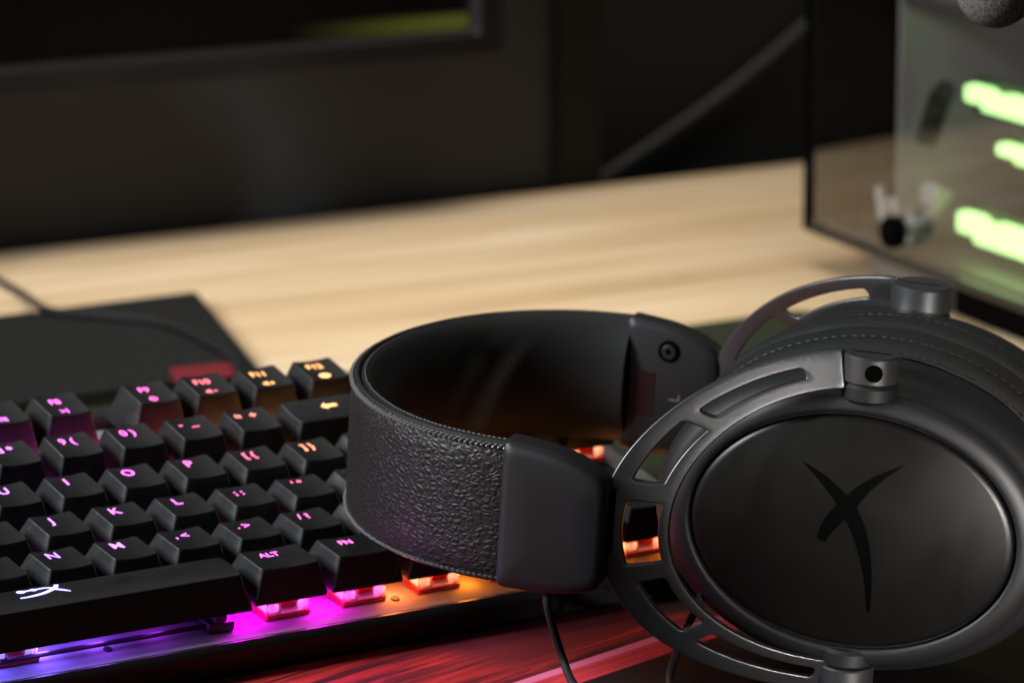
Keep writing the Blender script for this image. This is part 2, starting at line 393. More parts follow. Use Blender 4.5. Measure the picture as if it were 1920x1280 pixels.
# microphone -----------------------------------------------------------
mic = empty('microphone', (132, 150, 171), (0, 0, 0), 'round grey foam microphone head hanging at the top right corner', 'microphone')
bm = bmesh.new(); bmesh.ops.create_icosphere(bm, subdivisions=5, radius=11.0)
for v in bm.verts:
    n = noise.noise(v.co * 2.4) * 0.12
    v.co *= 1 + n / 11
fm = M['foam']; nt = fm.node_tree; tcf = N(nt, 'ShaderNodeTexCoord'); nf = N(nt, 'ShaderNodeTexNoise', i_Scale=1500.0, i_Detail=2.0)
nt.links.new(tcf.outputs['Object'], nf.inputs['Vector']); rf = ramp(nt, [(0.35, (0.05, 0.047, 0.045)), (0.65, (0.17, 0.16, 0.155))])
nt.links.new(nf.outputs['Fac'], rf.inputs[0]); nt.links.new(rf.outputs[0], nt.nodes['Principled BSDF'].inputs['Base Color'])
obj('foam', bm, fm, mic, angle=80)
bm = bmesh.new(); tube(bm, catmull([(5, 2, 4), (14, 1, 6), (60, 10, 60), (180, 40, 130), (260, 60, 60), (280, 66, -174)], 8), 3, 10)
obj('boom_arm', bm, M['dark'], mic)
bm = bmesh.new(); cyl(bm, (280, 66, -173.4), (0, 0, 1), 45, 10, 40, 1.5); obj('stand_foot', bm, M['dark'], mic)

# mouse pad ------------------------------------------------------------
def pad_mat():
    m = mat('printed_cloth', (0.02, 0.02, 0.02), 0.85, bump=(3000, 0.3, 0.0002), spec=0.12); nt = m.node_tree; p_ = nt.nodes['Principled BSDF']
    tc = N(nt, 'ShaderNodeTexCoord')
    def lin(ax, ay, c):
        d = N(nt, 'ShaderNodeVectorMath', operation='DOT_PRODUCT'); d.inputs[1].default_value = (ax, ay, 0)
        nt.links.new(tc.outputs['Object'], d.inputs[0])
        a = N(nt, 'ShaderNodeMath', operation='ADD'); a.inputs[1].default_value = c; nt.links.new(d.outputs['Value'], a.inputs[0]); return a.outputs[0]
    def sstep(v, lo, hi):
        r = N(nt, 'ShaderNodeMapRange', interpolation_type='SMOOTHSTEP'); r.inputs['From Min'].default_value = lo; r.inputs['From Max'].default_value = hi
        nt.links.new(v, r.inputs['Value']); return r.outputs[0]
    def mul(a, b):
        n = N(nt, 'ShaderNodeMath', operation='MULTIPLY'); nt.links.new(a, n.inputs[0]); nt.links.new(b, n.inputs[1]); return n.outputs[0]
    def mix(f, a, b):
        n = N(nt, 'ShaderNodeMix', data_type='RGBA'); nt.links.new(f, n.inputs[0])
        for k, v in ((6, a), (7, b)):
            if isinstance(v, tuple): n.inputs[k].default_value = (*v, 1)
            else: nt.links.new(v, n.inputs[k])
        return n.outputs[2]
    # streak axis (unit) in pad coordinates, mm-scale constants given in metres
    th = math.atan2(PAD_DIR[1], PAD_DIR[0]); al = (math.cos(th), math.sin(th)); ac = (-math.sin(th), math.cos(th))
    t = lin(al[0], al[1], -(PAD_P[0] * al[0] + PAD_P[1] * al[1])); q = lin(ac[0], ac[1], -(PAD_P[0] * ac[0] + PAD_P[1] * ac[1]))
    # slow bend so that the streaks fan out like hair
    cb = N(nt, 'ShaderNodeCombineXYZ'); nt.links.new(t, cb.inputs[0]); nt.links.new(q, cb.inputs[1])
    mp = N(nt, 'ShaderNodeMapping'); mp.inputs['Scale'].default_value = (9, 120, 1); mp.inputs['Rotation'].default_value = (0, 0, math.radians(5)); nt.links.new(cb.outputs[0], mp.inputs['Vector'])
    n1 = N(nt, 'ShaderNodeTexNoise', i_Scale=1.0, i_Detail=6.0, i_Roughness=0.65, i_Distortion=0.5); nt.links.new(mp.outputs[0], n1.inputs['Vector'])
    mp2 = N(nt, 'ShaderNodeMapping'); mp2.inputs['Scale'].default_value = (14, 420, 1); mp2.inputs['Rotation'].default_value = (0, 0, math.radians(-7)); nt.links.new(cb.outputs[0], mp2.inputs['Vector'])
    n2 = N(nt, 'ShaderNodeTexNoise', i_Scale=1.0, i_Detail=3.0); nt.links.new(mp2.outputs[0], n2.inputs['Vector'])
    base = ramp(nt, [(0.36, (0.012, 0.003, 0.004)), (0.48, (0.11, 0.008, 0.014)), (0.60, (0.38, 0.02, 0.02)), (0.74, (0.70, 0.075, 0.05))])
    ad = N(nt, 'ShaderNodeMath', operation='MULTIPLY_ADD'); ad.inputs[1].default_value = 0.30; nt.links.new(n2.outputs['Fac'], ad.inputs[0])
    sb = N(nt, 'ShaderNodeMath', operation='SUBTRACT'); nt.links.new(n1.outputs['Fac'], sb.inputs[0]); sb.inputs[1].default_value = 0.14
    nt.links.new(sb.outputs[0], ad.inputs[2]); nt.links.new(ad.outputs[0], base.inputs[0])
    # darker wash in the upper middle of the print
    dk = mul(sstep(q, 0.006, 0.012), sstep(t, -0.005, 0.02))
    col = mix(dk, base.outputs[0], (0.075, 0.006, 0.012))
    # broad pink ribbon
    rib = mul(sstep(q, -0.0135, -0.0128), sstep(q, 0.0005, -0.0004))
    rc = ramp(nt, [(0.35, (0.34, 0.018, 0.028)), (0.65, (0.52, 0.045, 0.06))]); nt.links.new(n2.outputs['Fac'], rc.inputs[0])
    col = mix(rib, col, rc.outputs[0])
    edge = mul(sstep(q, -0.0042, -0.0030), sstep(q, 0.0006, -0.0004)); col = mix(edge, col, (0.55, 0.13, 0.24))
    # black beyond the ribbon, olive print further right and behind
    front = sstep(q, -0.0126, -0.0138); col = mix(front, col, (0.006, 0.004, 0.004))
    n3 = N(nt, 'ShaderNodeTexNoise', i_Scale=14.0, i_Detail=3.0); nt.links.new(tc.outputs['Object'], n3.inputs['Vector'])
    ol = ramp(nt, [(0.42, (0.012, 0.011, 0.005)), (0.62, (0.045, 0.040, 0.016))]); nt.links.new(n3.outputs['Fac'], ol.inputs[0])
    right = sstep(t, 0.070, 0.095); col = mix(right, col, ol.outputs[0])
    back = sstep(q, 0.060, 0.10); col = mix(back, col, (0.015, 0.018, 0.008))
    nt.links.new(col, p_.inputs['Base Color'])
    return m
PAD_P = (0.0001, 0.0624); _a = Vector((0.0517 - 0.0001, 0.1221 - 0.0624)); PAD_DIR = (_a.x, _a.y)
pad_bm = bmesh.new()
pts = []
def pad_rect(s0, d0, s1, d1, r, n=7):
    out = []
    for cs, cd, a0 in ((s1 - r, d1 - r, 0), (s0 + r, d1 - r, 90), (s0 + r, d0 + r, 180), (s1 - r, d0 + r, 270)):
        for k in range(n):
            a = math.radians(a0 + 90 * k / (n - 1)); out.append((cs + r * math.cos(a), cd + r * math.sin(a)))
    return out
rings = []
for ins, z in ((0, -2.4), (0, -0.6), (0.5, 0)):
    rings.append([desk_pt(s, d, z) for s, d in pad_rect(-260 + ins, -140 + ins, 414 - ins, 406 - ins, 8)])
loft(pad_bm, rings, True, True, True)
pad = obj('mouse_pad', pad_bm, pad_mat())
tag(pad, 'dark desk mat printed with red streaks under the keyboard and headset', 'mouse pad')

# ------------------------------------------------------------------ keyboard
P_ = 19.05
KB_T = 0.2287; KB_A = 0.5968
kb_org = Vector((321.57 * math.cos(KB_A) - 870.15 * math.sin(KB_A), 321.57 * math.sin(KB_A) + 870.15 * math.cos(KB_A) - 930, 26))
kb = empty('keyboard', (0, 0, 0), (0, 0, 0), 'black backlit mechanical keyboard with glowing pink and orange legends', 'keyboard')
kb.matrix_world = Matrix.Translation(kb_org * S) @ Matrix.Rotation(KB_A, 4, 'Z') @ Matrix.Rotation(KB_T, 4, 'X')
ROWY = [0, P_, 2 * P_, 3 * P_, 4 * P_, 5 * P_ + 6.56]
ZF = [0.43, -0.31, -0.83, -0.43, 1.67, 1.47]
DZ = [-0.76, -0.77, -0.25, 0.22, 0.68, 0.60]
PLATE_Z = -14.5
KX0, KX1, KY0, KY1 = -7.0, 18.25 * P_ + 1.5, -10.5, 128.0

def led_colour(u, r):
    x = u + 0.22 * (r - 1.0) if r < 5 else u + 0.3
    st = [(3, (0.05, 0.10, 1)), (6.2, (0.16, 0.12, 1)), (8.0, (0.55, 0.14, 1)), (10.0, (0.95, 0.07, 0.80)), (11.6, (1, 0.08, 0.36)), (12.5, (1, 0.12, 0.13)), (13.3, (1, 0.40, 0.10)), (16, (1, 0.42, 0.10)), (19, (1, 0.25, 0.05))]
    if x <= st[0][0]: return st[0][1]
    for (a, ca), (b, cb_) in zip(st[:-1], st[1:]):
        if x <= b:
            t = (x - a) / (b - a); return tuple(p + (q - p) * t for p, q in zip(ca, cb_))
    return st[-1][1]
def plate_colour(u):
    st = [(3, (0.05, 0.08, 1)), (6.4, (0.16, 0.10, 1)), (8.4, (0.36, 0.04, 1)), (10.0, (0.85, 0.0, 0.90)), (11.9, (0.95, 0.01, 0.70)), (12.5, (1, 0.19, 0.05)), (13.4, (1, 0.235, 0.012)), (19, (1, 0.22, 0.012))]
    for (a, ca), (b, cb_) in zip(st[:-1], st[1:]):
        if u <= b:
            t = max(0, (u - a) / (b - a)); return tuple(p + (q - p) * t for p, q in zip(ca, cb_))
    return st[-1][1]

# case: a wedge tub with a rounded front edge
prof = [(KY0, -15.0), (KY0 - 0.6, -16.2), (KY0 + 0.4, -22.4), (KY0 + 2.0, -24.0), (KY1 - 4, -31.0), (KY1, -29.5), (KY1 + 0.8, -13.5), (KY1 - 1.5, -11.5), (KY1 - 6, -11.3), (KY1 - 7.2, -12.2), (KY1 - 7.4, -15.6), (KY0 + 2.2, -15.6), (KY0 + 1.9, -14.4), (KY0 + 1.0, -14.2)]
bm = bmesh.new(); loft(bm, [[(x, y, z) for y, z in prof] for x in (KX0 - 2, KX1 + 2)], True, True, True)
obj('case', bm, M['case'], kb)
obj('plate', B((KX0, KY0 + 2.4, -15.4), (KX1, KY1 - 7.7, PLATE_Z), 0.2), M['plate'], kb)
for x0 in (20, 300):
    bm = box(bmesh.new(), (x0, KY1 - 24, -57.5), (x0 + 22, KY1 - 18, -30.6), 1); obj('foot', bm, M['dark'], kb)

def rrect(x0, y0, x1, y1, r, nseg=4, nedge=5):
    out = []
    cs = ((x1 - r, y1 - r, 0), (x0 + r, y1 - r, 90), (x0 + r, y0 + r, 180), (x1 - r, y0 + r, 270))
    for i, (cx, cy, a0) in enumerate(cs):
        for k in range(nseg):
            a = math.radians(a0 + 90 * k / (nseg - 1)); out.append((cx + r * math.cos(a), cy + r * math.sin(a)))
        nx = cs[(i + 1) % 4]; e0 = out[-1]; a1 = math.radians(nx[2]); e1 = (nx[0] + r * math.cos(a1), nx[1] + r * math.sin(a1))
        for k in range(1, nedge):
            t = k / nedge; out.append((e0[0] + (e1[0] - e0[0]) * t, e0[1] + (e1[1] - e0[1]) * t))
    return out
TD = 12.5                                             # depth of a keycap's top
def top_z(x, y, wt, row, space):
    s = min(max(x / wt, 0), 1); t = y / TD
    z = ZF[row] + DZ[row] * t
    if space: return z + 0.9 * (1 - (2 * t - 1) ** 2) - 0.5
    return z - 0.55 * (1 - (2 * s - 1) ** 2) if wt < 20 else z - 0.35 * (1 - (2 * t - 1) ** 2)
cap_cache = {}
def cap_mesh(wu, row, space=False):
    key = (wu, row, space)
    if key in cap_cache: return cap_cache[key]
    wt = 12.7 + (wu - 1) * P_
    bm = bmesh.new(); rings = []
    zb = -8.8
    fb, bb = (2.6, 2.6)
    if space: fb = 4.2
    base = rrect(-2.7, -fb, wt + 2.7, TD + bb, 0.9)
    bi = rrect(-1.7, -fb + 1, wt + 1.7, TD + bb - 1, 0.5)
    rings.append([(x, y, zb + 2.0) for x, y in bi])
    rings.append([(x, y, zb) for x, y in bi])
    rings.append([(x, y, zb) for x, y in base])
    edge = rrect(-0.12, -0.12, wt + 0.12, TD + 0.12, 0.9)
    mid = []
    for (x0, y0), (x1, y1) in zip(base, edge): mid.append((x0 * 0.4 + x1 * 0.6, y0 * 0.4 + y1 * 0.6))
    rings.append([(x, y, zb + (top_z(x, y, wt, row, space) - zb) * 0.57) for x, y in mid])
    rings.append([(x, y, top_z(x, y, wt, row, space) - 0.28) for x, y in edge])
    t0 = rrect(0.12, 0.12, wt - 0.12, TD - 0.12, 0.85)
    rings.append([(x, y, top_z(x, y, wt, row, space)) for x, y in t0])
    cx, cy = wt / 2, TD / 2
    for k in (0.8, 0.55, 0.3, 0.08):
        rings.append([((cx + (x - cx) * k), (cy + (y - cy) * k)) + (top_z(cx + (x - cx) * k, cy + (y - cy) * k, wt, row, space),) for x, y in t0])
    loft(bm, rings, True, True, True)
    bmesh.ops.recalc_face_normals(bm, faces=bm.faces)
    me = bpy.data.meshes.new('keycap')
    for v in bm.verts: v.co *= S
    for f in bm.faces: f.smooth = True
    for e in bm.edges:
        if len(e.link_faces) == 2 and e.calc_face_angle(0) > math.radians(24): e.smooth = False
    bm.to_mesh(me); bm.free(); me.materials.append(M['keycap']); cap_cache[key] = me
    return me

# u, row, width, [(text, x, y, size)], LED position
keys = []
def K(u, row, wu, txts): keys.append((u, row, wu, txts))
def row_of(chars, u0, row, lx=5.3, ly=8.9):
    for i, ch in enumerate(chars):
        two = len(ch) > 1
        K(u0 + i, row, 1, [(ch, lx + (0.2 if two else 0), ly - (0.2 if two else 0), 4.3 if two else 5.0)])
K(0, 5, 1, [('ESC', 6, 8.3, 3.4)])
fu = [2, 3, 4, 5, 6.5, 7.5, 8.5, 9.5, 11, 12, 13, 14]
ficon = ['', '', '', '', '', '', '/II', '>I', '@', 'ic_minus', 'ic_plus', 'ic_game']
for i, u in enumerate(fu):
    t = [('F%d' % (i + 1), 5.4, 8.4, 3.7)]
    if ficon[i]: t.append((ficon[i], 5.6, 2.6, 3.3))
    K(u, 5, 1, t)
row_of(['`', '1 !', '2 @', '3 #', '4 $', '5 %', '6 ^', '7 &', '8 *', '9 (', '0 )', '-  _', '=  +'], 0, 4)
K(13, 4, 2, [('arrow', 13.2, 7.8, 4)])
K(0, 3, 1.5, [('TAB', 8, 8.6, 3.4)]); row_of(list('QWERTYUIOP') + ['[ {', '] }'], 1.5, 3); K(13.5, 3, 1.5, [('\\ |', 8, 8.6, 4.0)])
K(0, 2, 1.75, [('CAPS', 9, 8.6, 3.4)]); row_of(list('ASDFGHJKL') + ['; :', '\' "'], 1.75, 2); K(12.75, 2, 2.25, [('ENTER', 16, 8.6, 3.4)])
K(0, 1, 2.25, [('SHIFT', 12, 8.6, 3.4)]); row_of(list('ZXCVBNM') + [', <', '. >', '/ ?'], 2.25, 1); K(12.25, 1, 2.75, [('SHIFT', 16, 8.6, 3.4)])
K(0, 0, 1.25, [('CTRL', 7.4, 8.9, 3.4)]); K(1.25, 0, 1.25, [('WIN', 7.4, 8.9, 3.4)]); K(2.5, 0, 1.25, [('ALT', 7.4, 8.9, 3.4)])
K(3.75, 0, 6.25, [('emblem', 59.5, 8.2, 5)])
K(10, 0, 1.25, [('ALT', 7.3, 8.9, 3.5)]); K(11.25, 0, 1.25, [('FN', 7.3, 8.9, 3.5)]); K(12.5, 0, 1.25, [('=', 7.3, 8.9, 3.5)]); K(13.75, 0, 1.25, [('CTRL', 7.4, 8.9, 3.4)])
for i, tx in enumerate(('PRT', 'SCR', 'PAUSE')): K(15.25 + i, 5, 1, [(tx, 6, 8.4, 3.0)])
for i, tx in enumerate(('INS', 'HOME', 'PGUP')): K(15.25 + i, 4, 1, [(tx, 6, 8.6, 3.0)])
for i, tx in enumerate(('DEL', 'END', 'PGDN')): K(15.25 + i, 3, 1, [(tx, 6, 8.6, 3.0)])
K(16.25, 1, 1, [('up', 6, 8, 4)])
for i, tx in enumerate(('left', 'down', 'right')): K(15.25 + i, 0, 1, [(tx, 6, 8, 4)])

def ribbon(pts, wd, sub=6):
    """tapered flat stroke in 2-D -> list of left/right points"""
    P3 = catmull([Vector((x, y, 0)) for x, y in pts], sub); n = len(P3); L = []
    for i, p in enumerate(P3):
        t = (P3[min(i + 1, n - 1)] - P3[max(i - 1, 0)]).normalized(); q = Vector((-t.y, t.x, 0))
        f = i / (n - 1) * (len(wd) - 1); k = min(int(f), len(wd) - 2); ww = wd[k] + (wd[k + 1] - wd[k]) * (f - k)
        L.append((p + q * ww / 2, p - q * ww / 2))
    return L
def flat_poly(bm, pts): bm.faces.new([bm.verts.new((x, y, 0)) for x, y in pts])
def flat_ribbon(bm, L):
    a = [[bm.verts.new(p) for p in r] for r in L]
    for r, s in zip(a[:-1], a[1:]): bm.faces.new((r[0], r[1], s[1], s[0]))
def icon(name, sz):
    bm = bmesh.new()
    if name in ('arrow', 'left', 'up', 'down', 'right'):
        pp = [(-0.55, 0), (-0.1, 0.42), (-0.1, 0.16), (0.75, 0.16), (0.75, -0.16), (-0.1, -0.16), (-0.1, -0.42)]
        a = {'arrow': 0, 'left': 0, 'up': -90, 'down': 90, 'right': 180}[name]; ca, sa = math.cos(math.radians(a)), math.sin(math.radians(a))
        flat_poly(bm, [((x * ca - y * sa) * sz, (x * sa + y * ca) * sz) for x, y in pp])
        bmesh.ops.triangulate(bm, faces=bm.faces)
    elif name == 'emblem':
        flat_ribbon(bm, ribbon([(-6.0, 1.62), (-2.5, 1.72), (0.9, 1.75), (2.9, 0.4)], [1.0, 1.0, 1.0, 1.0]))
        flat_ribbon(bm, ribbon([(-8.4, -2.44), (-5.05, -2.34), (-0.8, -1.47), (3.0, 0.64), (4.8, 3.2)], [0.5, 0.8, 1.1, 1.4, 1.1]))
        flat_ribbon(bm, ribbon([(2.3, 0.1), (4.4, -1.7), (5.8, -2.9)], [1.2, 0.9, 0.4]))
        for x, y, r in ((-6.2, 1.62, 1.25), (-2.6, 1.72, 1.05)):
            flat_poly(bm, [(x + r * math.cos(a), y + r * math.sin(a)) for a in [math.pi * k / 6 for k in range(12)]])
    else:
        # small speaker or gamepad icons on the function keys
        if name == 'ic_game':
            flat_poly(bm, [(1.9 * math.cos(a), 1.25 * math.sin(a)) for a in [math.pi * k / 8 for k in range(16)]])
        else:
            flat_poly(bm, [(-1.9, 0.45), (-1.1, 0.45), (-0.2, 1.2), (-0.2, -1.2), (-1.1, -0.45), (-1.9, -0.45)])
            flat_poly(bm, [(0.5, 0.22), (1.9, 0.22), (1.9, -0.22), (0.5, -0.22)])
            if name == 'ic_plus': flat_poly(bm, [(1.0, 0.8), (1.4, 0.8), (1.4, -0.8), (1.0, -0.8)])
        bmesh.ops.triangulate(bm, faces=bm.faces)
    return bm
# texts are made in one batch, then turned into meshes
pending = {}
for i, (u, row, wu, txts) in enumerate(keys):
    for j, (tx, x, y, sz) in enumerate(txts):
        if tx in ('arrow', 'left', 'up', 'down', 'right', 'emblem') or tx.startswith('ic_'): continue
        if tx == '@': body = '\u00a9'
        else: body = tx
        pending[(i, j)] = text_mesh(body, sz, 0.015)
bpy.context.view_layer.update()
for i, (u, row, wu, txts) in enumerate(keys):
    space = wu > 5; wt = 12.7 + (wu - 1) * P_
    o = obj('spacebar' if space else 'keycap', cap_mesh(wu, row, space), None, kb, (u * P_, ROWY[row], 0))
    full = bmesh.new()
    for j, (tx, x, y, sz) in enumerate(txts):
        b = curve_to_bm(pending[(i, j)]) if (i, j) in pending else icon(tx, sz)
        if tx == 'emblem': bmesh.ops.subdivide_edges(b, edges=b.edges[:], cuts=1)
        for v in b.verts:
            v.co.x += x; v.co.y += y; v.co.z = 0
        tmp = bpy.data.meshes.new('t'); b.to_mesh(tmp); b.free(); full.from_mesh(tmp); bpy.data.meshes.remove(tmp)
    for v in full.verts: v.co.z = top_z(v.co.x, v.co.y, wt, row, space) + 0.06
    lg = obj('legend', full, M['legend'], o, smooth=False)
    c = led_colour(u, row)
    if space: c = (0.30, 0.30, 1.0)
    lg.color = (*c, 1)
    # LED light in the gap under the cap, and the switch itself
    def centre(uu): return uu * P_ + wt / 2
    scol = plate_colour(u + wu / 2 - 0.2) if row == 0 else c
    if space: scol = plate_colour(6.0)
    xs = centre(u) if not space else 5.9 * P_ + 6.3
    keys[i] = keys[i] + (xs, scol)

# switches: clear housing, red base, stem, glowing strips -- shared meshes
def build_once():
    h = bmesh.new()
    # clear upper housing: tapered open frame
    o0 = rrect(-7, -7, 7, 7, 0.8, 3, 2); o1 = rrect(-6.6, -6.6, 6.6, 6.6, 0.8, 3, 2); o2 = rrect(-5.0, -5.4, 5.0, 4.6, 0.8, 3, 2); o3 = rrect(-3.4, -3.2, 3.4, 3.2, 0.5, 3, 2)
    loft(h, [[(x, y, 1.7) for x, y in o0], [(x, y, 2.4) for x, y in o1], [(x, y, 5.6) for x, y in o2], [(x, y, 5.8) for x, y in o3], [(x, y, 4.8) for x, y in o3]], True, True, True)
    for x0 in (-6.0, 4.6): box(h, (x0, -6.9, 2.0), (x0 + 1.4, -6.0, 4.6), 0.2, 1)
    box(h, (-2.6, -7.1, 2.0), (2.6, -6.2, 3.4), 0.2, 1)
    b = B((-7.0, -7.0, 0.02), (7.0, 7.0, 1.6), 0.4, 1)
    s = B((-3.2, -3.0, 5.0), (3.2, 3.0, 7.6), 0.4, 1); box(s, (-2.0, -0.6, 7.5), (2.0, 0.6, 9.0)); box(s, (-0.6, -2.0, 7.5), (0.6, 2.0, 9.0))
    l = B((-6.1, -6.2, 2.1), (-2.9, -5.9, 4.3), 0.3, 1)  # LED-lit ends, bottom line and side streak of the housing made as glowing strips
    box(l, (3.0, -6.2, 2.2), (5.9, -5.9, 4.5), 0.3, 1)
    box(l, (-2.2, -6.5, 1.75), (4.6, -6.3, 2.1), 0.08, 1)
    box(l, (-6.75, -6.0, 2.2), (-6.5, -0.5, 4.6), 0.08, 1)
    box(s, (-2.3, -6.15, 2.3), (2.5, -5.6, 5.0), 0.2, 1)
    return h, b, s, l
h, b, s, l = build_once()
proto = None
for (u, row, wu, txts, xs, scol) in keys:
    loc = (xs, ROWY[row] + TD / 2 - 1.0, PLATE_Z)
    if proto is None:
        sw = obj('switch', h, M['clear'], kb, loc)
        kids = [obj('switch_base', b, M['red_clear'], sw), obj('stem', s, M['red_stem'], sw), obj('led', l, M['led'], sw)]
        proto = (sw, kids)
    else:
        sw = proto[0].copy(); link(sw, kb); sw.location = Vector(loc) * S
        kids = [link(k.copy(), sw) for k in proto[1]]
    kids[2].color = (*scol, 1)
# spacebar stabiliser at its right end
bm = B((9.12 * P_, -3.6, -14.45), (9.12 * P_ + 8, 9, -11.2), 0.8); box(bm, (9.12 * P_ + 1.6, -3.9, -11.3), (9.12 * P_ + 5.4, 3.0, -8.2), 0.9)
tube(bm, [Vector((6 * P_, -1.4, -12.6)), Vector((9.5 * P_, -1.4, -12.6)), Vector((9.5 * P_ + 3, 1.0, -12.6))], 0.7, 8)
obj('stabiliser', bm, M['dark'], kb)
for u in (4.4, 7.62, 12.22, 14.9):
    bm = bmesh.new(); cyl(bm, (u * P_, -1.6, -14.48), (0, 0, 1), 1.25, 0.5, 16, 0.15); obj('plate_screw', bm, M['dark'], kb)
# the LEDs' light on the plate
def led_lamp(x, y, z, col, e, r=2.2):
    l_ = bpy.data.lights.new('switch_light', 'POINT'); l_.energy = e; l_.color = col; l_.shadow_soft_size = r * S
    o = bpy.data.objects.new('switch_light', l_); C.objects.link(o); o.parent = kb; o.location = Vector((x, y, z)) * S
for u, e_ in ((4.5, 0.03), (5.15, 0.03), (5.9, 0.02), (6.75, 0.024), (7.6, 0.009), (8.5, 0.003), (9.78, 0.020), (10.2, 0.006), (11.12, 0.020), (11.55, 0.006), (12.38, 0.016), (12.8, 0.005), (13.63, 0.010), (14.9, 0.009), (16.1, 0.009), (17.1, 0.009), (18.05, 0.006)):
    led_lamp(u * P_ - 3.2 + (1.6 if u < 9 else 0), -0.2, PLATE_Z + 4.4, plate_colour(u + 0.12), e_ * 1.25, 3.0)
for row, ee in ((1, 0.0015), (2, 0.0015), (3, 0.002), (4, 0.009)):
    for k in range(4, 15):
        u = k + 0.45 + 0.1 * row
        led_lamp(u * P_ - 3.2, ROWY[row] + TD + 3.2, PLATE_Z + 2.2, led_colour(u, row), ee)
for u, r_ in ((15.9, 0.6), (16.9, 0.6), (17.8, 0.6), (15.9, 2.5), (16.9, 2.5), (17.8, 2.5), (16.0, 1.3), (17.6, 1.4)):
    led_lamp(u * P_ - 3.2, r_ * P_ + 14, PLATE_Z + 4, (1, 0.32, 0.05), 0.002)
for u in (10.4, 11.9, 12.9, 13.8):
    led_lamp(u * P_ + 2, ROWY[5] - 5.5, PLATE_Z + 4, led_colour(u, 5), 0.0015)
kinv = kb.matrix_world.inverted()
bm = bmesh.new()
path = [(-72, 262, 22), (-84, 340, 8), (-98.1, 444.5, 4.9), (-112.6, 485.2, 4.8), (-131, 518, 4.8), (-152, 530.3, 4.8), (-175.9, 542.8, 4.8), (-191, 595.2, 0.5), (-204.8, 630.2, -0.7), (-230, 690, -0.7)]
wp = [Vector((-86, 216, 33))] + [Vector(q) for q in path]
tube(bm, [(kinv @ (q * S)) / S for q in catmull(wp, 8)], 1.4, 10)
obj('cable', bm, M['cable'], kb)

# ------------------------------------------------------------------ headset
# local axes: x from the band towards the cups, y from the near cup to the far one, z across the band
HX = Vector((0.96462296, -0.25367163, -0.0717861)); HY = Vector((0.25690533, 0.96560987, 0.03996534)); HZ = HX.cross(HY)
hs = empty('headset', (0, 0, 0), (0, 0, 0), 'black over ear headset lying on its side over the keyboard edge', 'headset')
hm = Matrix((HX, HY, HZ)).transposed().to_4x4(); hm.translation = Vector((16.59, 121.98, 50.9)) * S
hs.matrix_world = hm
W, A, CX = 70.9, 58.1, 85.75
# band centre line: a half ellipse with straight tails into the housings
def band_pt(t, off=0.0):
    """t 0..1 from the near end to the far end; off>0 outward. returns point, outward normal, tangent"""
    def raw(t):
        if t < 0.06: return Vector((12 * (1 - t / 0.06), -W + 1.2 * (1 - t / 0.06), 0))
        if t > 0.94: return Vector((12 * ((t - 0.94) / 0.06), W - 1.2 * ((t - 0.94) / 0.06), 0))
        a = (t - 0.06) / 0.88 * math.pi
        return Vector((-A * math.sin(a), -W * math.cos(a), 0))
    p = raw(t); d = (raw(min(t + 1e-3, 1)) - raw(max(t - 1e-3, 0))).normalized()
    n = Vector((d.y, -d.x, 0))
    if n.dot(p - Vector((10, 0, 0))) < 0: n = -n
    return p + n * off, n, d
BH = 18.2
def sweep(prof, n=110, t0=0.0, t1=1.0, closed=True):
    bm = bmesh.new(); rings = []
    for i in range(n + 1):
        t = t0 + (t1 - t0) * i / n; p, nn, d = band_pt(t)
        rings.append([p + nn * a + Vector((0, 0, z)) for a, z in prof])
    loft(bm, rings, closed, closed, closed); return bm
outer = [(0.0, -BH + 0.6), (0.9, -BH + 0.2), (1.5, -BH + 1.2), (1.75, -12), (1.9, -5), (1.9, 5), (1.75, 12), (1.5, BH - 1.2), (0.9, BH - 0.2), (0.0, BH - 0.6)]
hb = obj('headband', sweep(outer, t0=0.045, t1=0.955), M['leather'], hs, angle=60)
inner = [(-0.3, BH - 0.5), (-1.6, BH + 0.4), (-3.4, BH - 0.2), (-6.0, BH - 2.6), (-8.6, BH - 6.2), (-10.2, BH - 11), (-10.6, 0), (-10.2, -BH + 11), (-8.6, -BH + 6.2), (-6.0, -BH + 2.6), (-3.4, -BH + 0.2), (-1.6, -BH - 0.4), (-0.3, -BH + 0.5)]
obj('padding', sweep(inner, t0=0.058, t1=0.942), M['pad_leather'], hb, angle=60)
# piping between cover and padding, then the thread over it
for sz in (1, -1):
    bm = bmesh.new(); pts = []
    for i in range(121):
        p, n_, d = band_pt(0.055 + 0.89 * i / 120); pts.append(p + n_ * 0.2 + Vector((0, 0, sz * (BH - 0.2))))
    tube(bm, pts, 0.75, 8); obj('piping', bm, M['pad_leather'], hb)
    bm = bmesh.new(); k = 0
    L = 0; prev = None; samples = []
    for i in range(2001):
        p, n_, d = band_pt(0.058 + 0.884 * i / 2000)
        if prev is not None: L += (p - prev).length
        prev = p; samples.append((L, p, n_, d))
    step = 1.5; nxt = 0.8
    for l_, p, n_, d in samples:
        if l_ >= nxt:
            nxt += step * random.uniform(0.93, 1.07)
            j = random.uniform(-0.12, 0.12)
            blob(bm, p + n_ * (1.75 + j) + Vector((0, 0, sz * (BH - 0.75))), (d * 0.75 + n_ * 0.5 - Vector((0, 0, sz * 0.45 + random.uniform(-.1, .1)))), n_ * 0.8 + Vector((0, 0, sz)), 0.95, 0.46, 0.5)
            blob(bm, p + n_ * (-1.9 + j) + Vector((0, 0, sz * (BH + 0.42))), d, n_ * 0.3 + Vector((0, 0, sz)), 0.55, 0.24, 0.22)
    tag(obj('stitching', bm, M['stitch'], hb), kind='stuff')

